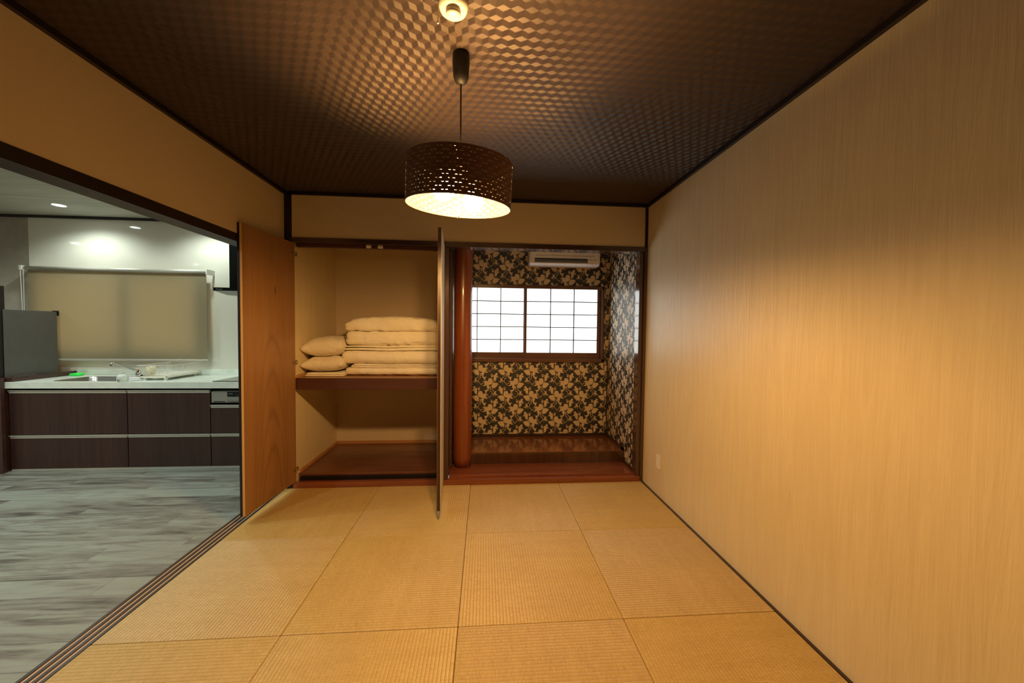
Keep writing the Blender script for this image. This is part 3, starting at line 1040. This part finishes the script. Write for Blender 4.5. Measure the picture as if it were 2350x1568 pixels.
obj('shade', shade_shell(RS, 0), 'shade_brown', e)
obj('shade_lining', shade_shell(RS - 0.0028, 1), ['cream_darkened_for_glare', 'cream_weave_darkened_for_glare'], e)
bm = bmesh.new()
for zz_ in (ZB_, ZT_):
    tube(bm, [(LX + (RS - 0.0015) * cos(2 * pi * k / 64), LY + (RS - 0.0015) * sin(2 * pi * k / 64), zz_) for k in range(65)], 0.0022, 6, caps=False)
obj('shade_rim', bm, 'shade_brown', e)
bm = bmesh.new()
for k in range(3):
    a = 2 * pi * k / 3 + 0.5
    tube(bm, [(LX, LY, 2.085), (LX + (RS - 0.004) * cos(a), LY + (RS - 0.004) * sin(a), 2.098)], 0.0025, 6)
lathe(bm, [(0.020, 2.03), (0.030, 2.035), (0.030, 2.085), (0.012, 2.095)], LX, LY, 20)
obj('socket_holder', bm, 'white_plastic', e, False)
for (bx_, by_, zc) in ((-0.062, -0.040, 1.984), (0.058, 0.040, 1.967)):
    bm = bmesh.new()
    bmesh.ops.create_uvsphere(bm, u_segments=24, v_segments=14, radius=0.046, matrix=Matrix.Translation((LX + bx_, LY + by_, zc)))
    bo = obj('bulb', bm, 'bulb_glow', e, True)
    obj('bulb_socket', lathe(bmesh.new(), [(0.020, zc + 0.045), (0.022, zc + 0.085)], LX + bx_, LY + by_, 16), 'white_plastic', e)
bm = tube(bmesh.new(), [(LX - 0.006, LY - 0.03, 2.03), (LX - 0.006, LY - 0.03, 1.888)], 0.0028, 8)
lathe(bm, [(0.002, 1.890), (0.0045, 1.884), (0.0045, 1.872), (0.002, 1.867)], LX - 0.006, LY - 0.03, 10)
obj('pull_switch', bm, 'white_plastic', e)

# the shade hangs a little askew: near and right sides lower
TILT = Matrix.Rotation(radians(2.4), 4, 'Y') @ Matrix.Rotation(radians(5.4), 4, 'X')
for ch in e.children:
    if ch.name.split('.')[0] in ('shade', 'shade_lining', 'shade_rim', 'socket_holder', 'bulb', 'bulb_socket'):
        pv = Vector((0, 0, 2.10 - HC))
        ch.data.transform(Matrix.Translation(pv) @ TILT @ Matrix.Translation(-pv))

# ------------------------------------------------------------------ smoke detector
e = empty('smoke_detector', (-1.607, -1.955, HC), 'round cream smoke detector with pull string on the ceiling above the lamp', 'smoke detector')
obj('base', lathe(bmesh.new(), [(0.052, HC - 0.0003), (0.052, HC - 0.012), (0.047, HC - 0.026), (0.040, HC - 0.030)], -1.607, -1.955, 36), 'cream_plastic', e, True)
obj('sensor_cap', lathe(bmesh.new(), [(0.026, HC - 0.030), (0.026, HC - 0.046), (0.020, HC - 0.050)], -1.607, -1.958, 28), 'cream_plastic', e, True)
bm = tube(bmesh.new(), [(-1.660, -1.955, HC - 0.010), (-1.661, -1.955, HC - 0.062)], 0.0014, 6)
lathe(bm, [(0.002, HC - 0.062), (0.004, HC - 0.068), (0.003, HC - 0.074)], -1.661, -1.955, 8)
obj('pull_string', bm, 'cream_plastic', e)
obj('mount_bracket', B(-1.672, -1.655, -1.99, -1.97, HC - 0.012, HC - 0.0004), 'black_plastic', e)

# ------------------------------------------------------------------ wall outlet
e = empty('wall_outlet', (-0.001, -0.312, 0.24), 'small cream socket plate low on the right wall near the alcove', 'outlet')
obj('cover_plate', B(-0.008, -0.0004, -0.347, -0.277, 0.236, 0.352, bev=0.003, seg=2), 'cream_plastic', e)
for z in (0.262, 0.290, 0.318):
    obj('socket', B(-0.0095, -0.0079, -0.325, -0.299, z - 0.010, z + 0.010, bev=0.0006), 'cream_plastic', e)

# ------------------------------------------------------------------ air conditioner
AX0, AX1 = -1.005, -0.228
e = empty('air_conditioner', (-0.61, AY, 2.1), 'white wall air conditioner above the alcove window', 'air conditioner')


def ext_profile(prof, x0, x1, mi=0):
    bm_ = bmesh.new()
    a_ = [bm_.verts.new((x0, y, z)) for y, z in prof]
    b_ = [bm_.verts.new((x1, y, z)) for y, z in prof]
    m_ = len(prof)
    for k in range(m_):
        bm_.faces.new((a_[k], a_[(k + 1) % m_], b_[(k + 1) % m_], b_[k]))
    bm_.faces.new(a_[::-1])
    bm_.faces.new(b_)
    return bm_


body = [(AY - 0.001, 2.38), (AY - 0.17, 2.38), (AY - 0.195, 2.37), (AY - 0.205, 2.345), (AY - 0.205, 2.16), (AY - 0.195, 2.130), (AY - 0.16, 2.112), (AY - 0.06, 2.108), (AY - 0.001, 2.116)]
bm = ext_profile(body, AX0, AX1)
bmesh.ops.bevel(bm, geom=[ed for ed in bm.edges if abs(ed.verts[0].co.x - ed.verts[1].co.x) < 1e-6], offset=0.008, segments=2, affect='EDGES')
obj('casing', bm, 'ac_white', e)
fy = AY - 0.2055
obj('air_outlet', B(AX0 + 0.055, AX1 - 0.14, fy - 0.0015, fy + 0.02, 2.140, 2.184), 'ac_dark', e)
obj('louver', B(AX0 + 0.06, AX1 - 0.145, fy - 0.006, fy - 0.0018, 2.146, 2.150), 'ac_grey', e)
obj('louver', B(AX0 + 0.06, AX1 - 0.145, fy - 0.005, fy - 0.0018, 2.160, 2.163), 'ac_grey', e)
obj('seam', B(AX0 + 0.06, AX1 - 0.06, fy - 0.001, fy + 0.004, 2.212, 2.215), 'ac_dark', e)
obj('display', B(AX1 - 0.075, AX1 - 0.045, fy - 0.0015, fy + 0.004, 2.168, 2.178), 'ac_grey', e)
obj('label_sticker', boxes([(AX1 - 0.125, AX1 - 0.110, fy - 0.0012, fy + 0.004, 2.168, 2.177), (AX1 - 0.105, AX1 - 0.090, fy - 0.0012, fy + 0.004, 2.168, 2.177)]), 'ac_grey', e)

# ------------------------------------------------------------------ KITCHEN cabinets
CF = 0.57
UN = [(-6.045, -4.985), (-4.985, -4.212), (-4.212, -3.31)]
names = ['dark brown drawer cabinet under the sink, leftmost of the row', 'dark brown drawer cabinet in the middle of the kitchen row',
         'dark brown drawer cabinet under the cooktop, partly behind the door']
for i, (a, b) in enumerate(UN):
    e = empty('kitchen_cabinet', ((a + b) / 2, CF + 0.3, ZKF), names[i], 'cabinet', 'kitchen drawer cabinets')
    ztop = 0.775 if i < 2 else 0.625
    if i == 0:
        cz = boxes([(a + 0.002, b - 0.002, CF + 0.02, YK - 0.01, 0.0, 0.64), (a + 0.002, a + 0.02, CF + 0.02, YK - 0.01, 0.64, 0.789), (b - 0.02, b - 0.002, CF + 0.02, YK - 0.01, 0.64, 0.789)])
    elif i == 1:
        cz = boxes([(a + 0.002, b - 0.002, CF + 0.02, YK - 0.01, 0.0, 0.789)])
    else:
        cz = boxes([(a + 0.002, b - 0.002, CF + 0.02, YK - 0.01, 0.0, 0.62)])
    obj('carcass', cz, 'black_wood', e)
    obj('kick_board', B(a + 0.001, b - 0.001, CF + 0.006, CF + 0.018, ZKF + 0.0005, 0.0), 'handle_alu', e)
    for (z0, z1) in ((0.002, 0.300), (0.335, ztop - 0.035)):
        f_ = obj('drawer', B(a + 0.004, b - 0.004, CF, CF + 0.019, z0, z1, bev=0.001), 'cabinet_front', e)
        obj('handle', boxes([(a + 0.004, b - 0.004, CF - 0.014, CF + 0.010, z1 + 0.022, z1 + 0.028), (a + 0.006, b - 0.006, CF - 0.004, CF + 0.012, z1 + 0.0005, z1 + 0.022)]), 'handle_alu', f_)
e = empty('fish_grill', (-3.8, CF + 0.1, 0.64), 'grey built-in fish grill under the cooktop with a black display', 'grill')
obj('grill_body', B(-4.205, -3.32, CF + 0.004, CF + 0.30, 0.640, 0.755, bev=0.002), 'grill_grey', e)
obj('display_panel', B(-4.05, -3.62, CF - 0.001, CF + 0.0038, 0.702, 0.750), 'black_gloss', e)
obj('grill_door', B(-4.05, -3.62, CF - 0.006, CF + 0.0038, 0.648, 0.696, bev=0.002), 'grill_grey', e)
obj('grill_handle', B(-4.04, -3.63, CF - 0.016, CF - 0.0062, 0.660, 0.668, bev=0.002), 'chrome', e)
obj('vent_slot', B(-4.185, -4.075, CF + 0.002, CF + 0.006, 0.647, 0.654), 'black_plastic', e)
obj('lettering', boxes([(-4.037 + k * 0.008, -4.032 + k * 0.008, CF - 0.0016, CF - 0.0008, 0.728, 0.732) for k in range(5)]), 'lettering_grey', e)
obj('button', boxes([(-3.96 + k * 0.02, -3.955 + k * 0.02, CF - 0.0018, CF - 0.0008, 0.712, 0.715) for k in range(6)]), 'lettering_grey', e)
# ------------------------------------------------------------------ worktop with hole for the sink
e = empty('worktop', (-4.8, 0.85, 0.79), 'long white kitchen worktop with back upstand', 'worktop')
SX0, SX1, SY0, SY1 = -5.72, -4.98, 0.62, 1.00
obj('slab', boxes([(-6.06, SX0, 0.54, YK - 0.007, 0.790, 0.850), (SX1, -3.305, 0.54, YK - 0.007, 0.790, 0.850),
                   (SX0, SX1, 0.54, SY0, 0.790, 0.850), (SX0, SX1, SY1, YK - 0.007, 0.790, 0.850)]), 'worktop_white', e)
obj('upstand', B(-5.99, -3.305, YK - 0.035, YK - 0.0065, 0.8502, 0.915, bev=0.003), 'worktop_white', e)
e = empty('kitchen_sink', (-5.35, 0.81, 0.66), 'stainless steel sink set into the white worktop', 'sink')
bm = bmesh.new()
prof = [(0.012, 0.8515), (0.0, 0.8505), (-0.010, 0.84), (-0.016, 0.70), (-0.05, 0.68)]


def rrect(x0, x1, y0, y1, r_, z, n_=6):
    out = []
    for cx_, cy_, a0 in ((x1 - r_, y1 - r_, 0), (x0 + r_, y1 - r_, 90), (x0 + r_, y0 + r_, 180), (x1 - r_, y0 + r_, 270)):
        for k in range(n_ + 1):
            a_ = radians(a0 + 90 * k / n_)
            out.append((cx_ + r_ * cos(a_), cy_ + r_ * sin(a_), z))
    return out


rg = []
for off, z in prof:
    rg.append([bm.verts.new(p_) for p_ in rrect(SX0 - off, SX1 + off, SY0 - off, SY1 + off, 0.07 + off, z)])
for a_, b_ in zip(rg, rg[1:]):
    for k in range(len(a_)):
        bm.faces.new((a_[k], a_[(k + 1) % len(a_)], b_[(k + 1) % len(a_)], b_[k]))
bm.faces.new(rg[-1])
obj('basin', bm, 'steel', e, True)
obj('drain', lathe(bmesh.new(), [(0.05, 0.6805), (0.05, 0.684), (0.02, 0.685)], -5.35, 0.85, 20), 'chrome', e)
obj('side_rack', boxes([(-5.06 + k * 0.012, -5.056 + k * 0.012, 0.64, 0.98, 0.836, 0.840) for k in range(6)] + [(-5.07, -4.99, 0.66, 0.664, 0.832, 0.836), (-5.07, -4.99, 0.95, 0.954, 0.832, 0.836)]), 'steel', e)
# faucet
e = empty('kitchen_faucet', (-5.29, 1.045, 0.85), 'chrome kitchen tap with a long slanted spout behind the sink', 'faucet')
obj('tap_base', lathe(bmesh.new(), [(0.028, 0.8505), (0.026, 0.87), (0.022, 0.90)], -5.29, 1.045, 20), 'chrome', e, True)
obj('spout', tube(bmesh.new(), [(-5.29, 1.045, 0.890), (-5.293, 1.02, 0.912), (-5.305, 0.86, 0.990), (-5.31, 0.82, 1.008), (-5.315, 0.785, 1.008)], [0.013, 0.011, 0.0095, 0.009, 0.009], 12), 'chrome', e, True)
obj('spray_head', lathe(bmesh.new(), [(0.012, 0.972), (0.014, 0.985), (0.014, 1.010), (0.009, 1.016)], -5.316, 0.782, 16), 'chrome', e, True)
obj('tap_lever', tube(bmesh.new(), [(-5.29, 1.045, 0.895), (-5.25, 1.0, 0.925)], [0.010, 0.006], 8), 'tap_orange', e, True)
# soap bottle
e = empty('soap_bottle', (-5.035, 0.582, 0.85), 'pale hand soap bottle with pump in front of the sink', 'bottle')
sx, sy = -5.035, 0.582
obj('bottle_body', lathe(bmesh.new(), [(0.036, 0.8505), (0.041, 0.855), (0.041, 0.90), (0.034, 0.918), (0.015, 0.926), (0.014, 0.935)], sx, sy, 24), 'soap_clear', e, True)
bm = lathe(bmesh.new(), [(0.017, 0.935), (0.017, 0.947), (0.006, 0.949), (0.006, 0.962)], sx, sy, 14)
box(bm, sx - 0.045, sx + 0.012, sy - 0.008, sy + 0.008, 0.960, 0.968, bev=0.002)
obj('pump', bm, 'white_plastic', e)
obj('printed_label', boxes([(sx - 0.012, sx + 0.010, sy - 0.0430, sy - 0.0412, 0.868, 0.871), (sx - 0.005, sx - 0.002, sy - 0.0430, sy - 0.0412, 0.858, 0.878), (sx + 0.004, sx + 0.012, sy - 0.0430, sy - 0.0412, 0.858, 0.861)]), 'label_ink', e)
o = obj('sponge', soft_box(-5.955, -5.86, 1.0, 1.08, 0.8515, 0.880, 0.012, seed=30, amp=0.002, n=(10, 8, 4)), 'sponge_green', None, True, origin=(-5.88, 1.04, 0.85))
tag(o, 'bright green sponge on the worktop corner beside the grey fridge', 'sponge')
o = empty('sponge_holder', (-5.01, 0.80, 0.80), 'small black holder on the rim between the sink and dish rack', 'holder')
obj('tray', boxes([(-5.05, -4.975, 0.79, 0.85, 0.8517, 0.858), (-5.05, -4.975, 0.79, 0.794, 0.858, 0.892), (-5.05, -5.046, 0.79, 0.85, 0.858, 0.892), (-4.979, -4.975, 0.79, 0.85, 0.858, 0.892), (-5.05, -4.975, 0.846, 0.85, 0.858, 0.892)]), 'black_plastic', o)
# dish rack
e = empty('dish_rack', (-4.85, 0.88, 0.85), 'white wire dish rack on a pale sloping drip tray beside the sink', 'dish rack')
DX0, DX1, DY0, DY1 = -4.945, -4.69, 0.66, 1.09
bm = bmesh.new()
box(bm, DX0, DX1, DY0, DY1, 0.876, 0.882, bev=0.001)
for b in ((DX0, DX0 + 0.006, DY0, DY1), (DX1 - 0.006, DX1, DY0, DY1), (DX0, DX1, DY0, DY0 + 0.006), (DX0, DX1, DY1 - 0.006, DY1)):
    box(bm, *b, 0.882, 0.893)
obj('drip_tray', bm, 'cream_plastic', e)
for x in (DX0 + 0.03, DX1 - 0.03):
    for y in (DY0 + 0.03, DY1 - 0.03):
        obj('tray_foot', B(x - 0.012, x + 0.012, y - 0.012, y + 0.012, 0.8503, 0.876), 'white_plastic', e)
bm = bmesh.new()
BX0, BX1, BY0, BY1 = DX0 - 0.04, DX1 + 0.02, DY0 + 0.02, DY1 + 0.02
rw = 0.0018
for z in (0.90, 1.0):
    gx, gy = (0.0, 0.0) if z > 0.95 else (0.03, 0.03)
    tube(bm, [(BX0 + gx, BY0 + gy, z), (BX1 - gx, BY0 + gy, z), (BX1 - gx, BY1 - gy, z), (BX0 + gx, BY1 - gy, z), (BX0 + gx, BY0 + gy, z)], rw * 1.6, 6)
for k in range(14):
    f_ = k / 13
    x = BX0 + (BX1 - BX0) * f_
    xi = BX0 + 0.03 + (BX1 - BX0 - 0.06) * f_
    tube(bm, [(x, BY0, 1.0), (xi, BY0 + 0.03, 0.90), (xi, BY1 - 0.03, 0.90), (x, BY1, 1.0)], rw, 5)
for k in range(20):
    f_ = k / 19
    y_ = BY0 + (BY1 - BY0) * f_
    yi = BY0 + 0.03 + (BY1 - BY0 - 0.06) * f_
    tube(bm, [(BX0, y_, 1.0), (BX0 + 0.03, yi, 0.90), (BX1 - 0.03, yi, 0.90), (BX1, y_, 1.0)], rw, 5)
obj('wire_basket', bm, 'white_plastic', e)
o = obj('cup', lathe(bmesh.new(), [(0.030, 0.906), (0.036, 0.93), (0.040, 0.985), (0.037, 0.984), (0.032, 0.93), (0.026, 0.912)], -4.90, 0.735, 24, caps=True), 'cup_beige', None, True, origin=(-4.90, 0.735, 0.906))
tag(o, 'beige cup standing in the white wire dish rack', 'cup')
# cooktop
e = empty('cooktop', (-3.8, 0.8, 0.85), 'flat grey glass cooktop with a chrome front edge at the right end', 'cooktop')
obj('glass_plate', B(-4.18, -3.50, 0.575, 1.05, 0.8503, 0.859, bev=0.001), 'grill_grey', e)
obj('chrome_edge', B(-4.185, -3.495, 0.563, 0.5748, 0.8503, 0.861, bev=0.002), 'chrome', e)
# range hood
e = empty('range_hood', (-3.7, 0.85, 1.75), 'black range hood above the cooktop, partly behind the door', 'range hood')
bm = ext_profile([(0.60, 1.762), (0.60, 1.794), (YK - 0.01, 1.794), (YK - 0.01, 1.735), (0.80, 1.735)], -4.19, -3.40)
obj('hood_plate', bm, 'black_gloss', e)
obj('duct_cover', B(-4.165, -3.45, 0.80, YK - 0.007, 1.795, HK - 0.03), 'black_gloss', e)
cu = bpy.data.curves.new('lettering', 'FONT')
cu.body = 'Panasonic'
cu.size = 0.016
cu.extrude = 0.0004
tmp_o = bpy.data.objects.new('lettering_curve', cu)
C.objects.link(tmp_o)
bpy.context.view_layer.update()
me = bpy.data.meshes.new_from_object(tmp_o.evaluated_get(bpy.context.evaluated_depsgraph_get()))
bpy.data.objects.remove(tmp_o)
me.transform(Matrix.Translation(Vector((-4.165, 0.5985, 1.772)) - Vector((-3.7, 0.85, 1.75))) @ Matrix.Rotation(pi / 2, 4, 'X'))
me.materials.clear()
me.materials.append(MAT['lettering_grey'])
lo = bpy.data.objects.new('lettering', me)
C.objects.link(lo)
lo.parent = e

# ------------------------------------------------------------------ kitchen window and blind
kw = bpy.data.objects.new('window_2', None)
C.objects.link(kw)
kw['kind'] = 'structure'
ORG[kw.name] = Vector((0, 0, 0))
KX0, KX1, KZ0, KZ1 = -6.32, -4.70, 1.11, 1.94
yw = YK - 0.0065
bm = bmesh.new()
for b in ((KX0 - 0.05, KX1 + 0.05, KZ1, KZ1 + 0.03), (KX0 - 0.05, KX1 + 0.05, KZ0 - 0.03, KZ0), (KX0 - 0.05, KX0, KZ0, KZ1), (KX1, KX1 + 0.05, KZ0, KZ1)):
    box(bm, b[0], b[1], yw - 0.03, yw, b[2], b[3])
obj('window_frame', bm, 'dark_wood', kw)
obj('window_mullion', B(-5.47, -5.40, yw - 0.028, yw - 0.001, KZ0, KZ1), 'dark_wood', kw)
for a, b in ((KX0, -5.47), (-5.40, KX1)):
    obj('window_pane', B(a + 0.0005, b - 0.0005, yw - 0.012, yw - 0.006, KZ0 + 0.0005, KZ1 - 0.0005), 'blind_pane', kw)
e = empty('roller_blind', (-5.5, 1.05, 2.0), 'wide beige roller blind drawn down over the kitchen window', 'blind')
BYB = 1.05
obj('blind_cloth', B(-6.385, -4.57, BYB - 0.0005, BYB + 0.0005, 1.035, 2.0), 'blind_cloth', e)
obj('roller_tube', tube(bmesh.new(), [(-6.40, BYB, 2.008), (-4.575, BYB, 2.008)], 0.024, 16), 'handle_alu', e, True)
obj('end_bracket', B(-6.44, -6.415, BYB - 0.028, YK - 0.0075, 1.985, 2.035, bev=0.002), 'white_plastic', e)
obj('end_bracket', B(-4.56, -4.545, BYB - 0.028, YK - 0.0075, 1.975, 2.035, bev=0.002), 'white_plastic', e)
obj('bottom_bar', B(-6.385, -4.57, BYB - 0.006, BYB + 0.006, 1.015, 1.0345, bev=0.002), 'handle_alu', e)
bm = bmesh.new()
for x in (-6.432, -6.402):
    tube(bm, [(x, BYB - 0.02, 2.0), (-6.41 + (x + 6.417) * 0.3, BYB - 0.02, 1.25)], 0.0028, 6)
obj('bead_chain', bm, 'white_plastic', e)

# ------------------------------------------------------------------ ledge, fridge, post at the left
e = empty('side_ledge', (-6.15, 0.85, ZKF), 'dark brown wooden side panel and ledge closing the left end of the worktop', 'ledge')
obj('front_post', B(-6.34, -6.036, 0.503, 0.535, ZKF + 0.0005, 0.893, bev=0.002), 'ledge_wood', e)
obj('end_panel', B(-6.068, -6.062, 0.536, YK - 0.01, ZKF + 0.0005, 0.893), 'ledge_wood', e)
obj('ledge_top', B(-6.0615, -5.997, 0.56, YK - 0.012, 0.8505, 0.893, bev=0.002), 'ledge_wood', e)
obj('metal_strip', B(-6.062, -6.054, 0.62, 0.80, 0.8932, 0.896), 'steel', e)
e = empty('refrigerator', (-6.4, 0.8, ZKF), 'dark grey refrigerator with a plain side, beyond the worktop ledge at far left', 'refrigerator')
obj('fridge_body', B(-6.70, -6.084, 0.60, 1.015, ZKF + 0.002, 1.53), 'black_wood', e)
obj('side_panel', B(-6.0835, -6.072, 0.575, 1.02, ZKF + 0.002, 1.546, bev=0.003), 'grey_fridge', e)
obj('fridge_door', B(-6.70, -6.084, 0.545, 0.598, ZKF + 0.002, 1.77, bev=0.003), 'black_wood', e)
obj('hinge_cover', B(-6.085, -6.069, 0.985, 1.035, 1.5465, 1.554), 'black_plastic', e)
obj('hinge_pin', B(-6.076, -6.066, 1.021, 1.034, 1.50, 1.546), 'black_plastic', e)

# ------------------------------------------------------------------ kitchen downlights
DL = [(-5.73, 0.74), (-4.50, 0.74), (-7.45, -0.29), (-5.95, -0.74), (-4.5, -0.9), (-7.05, -2.0), (-5.4, -2.3), (-4.3, -2.4)]
for i, (x, y) in enumerate(DL):
    lab = 'round ceiling downlight shining above the kitchen sink' if i == 0 else 'recessed kitchen ceiling downlight hidden by the lintel, spot %s' % ['', 'over the cooktop', 'far left near the window', 'in the middle near the window', 'near the closet', 'far left at the rear', 'in the middle at the rear', 'close to the tatami room rear'][i]
    e = empty('downlight', (x, y, HK), lab, 'downlight', 'kitchen ceiling downlights')
    obj('trim_ring', lathe(bmesh.new(), [(0.062, HK - 0.0003), (0.062, HK - 0.004), (0.048, HK - 0.006), (0.047, HK - 0.0003)], x, y, 32, caps=False), 'white_plastic', e)
    obj('light_disc', lathe(bmesh.new(), [(0.0465, HK - 0.0003), (0.0465, HK - 0.003)], x, y, 32), 'downlight_glow', e)
    ld = bpy.data.lights.new('downlight_beam', 'SPOT')
    ld.energy = DOWN_W * (0.66 if i < 2 else 1.18)
    ld.color = DOWN_COL
    ld.spot_size = radians(152)
    ld.spot_blend = 0.55
    ld.shadow_soft_size = 0.04
    lo = bpy.data.objects.new('downlight_beam', ld)
    C.objects.link(lo)
    lo.location = (0, 0, -0.012)
    lo.parent = e
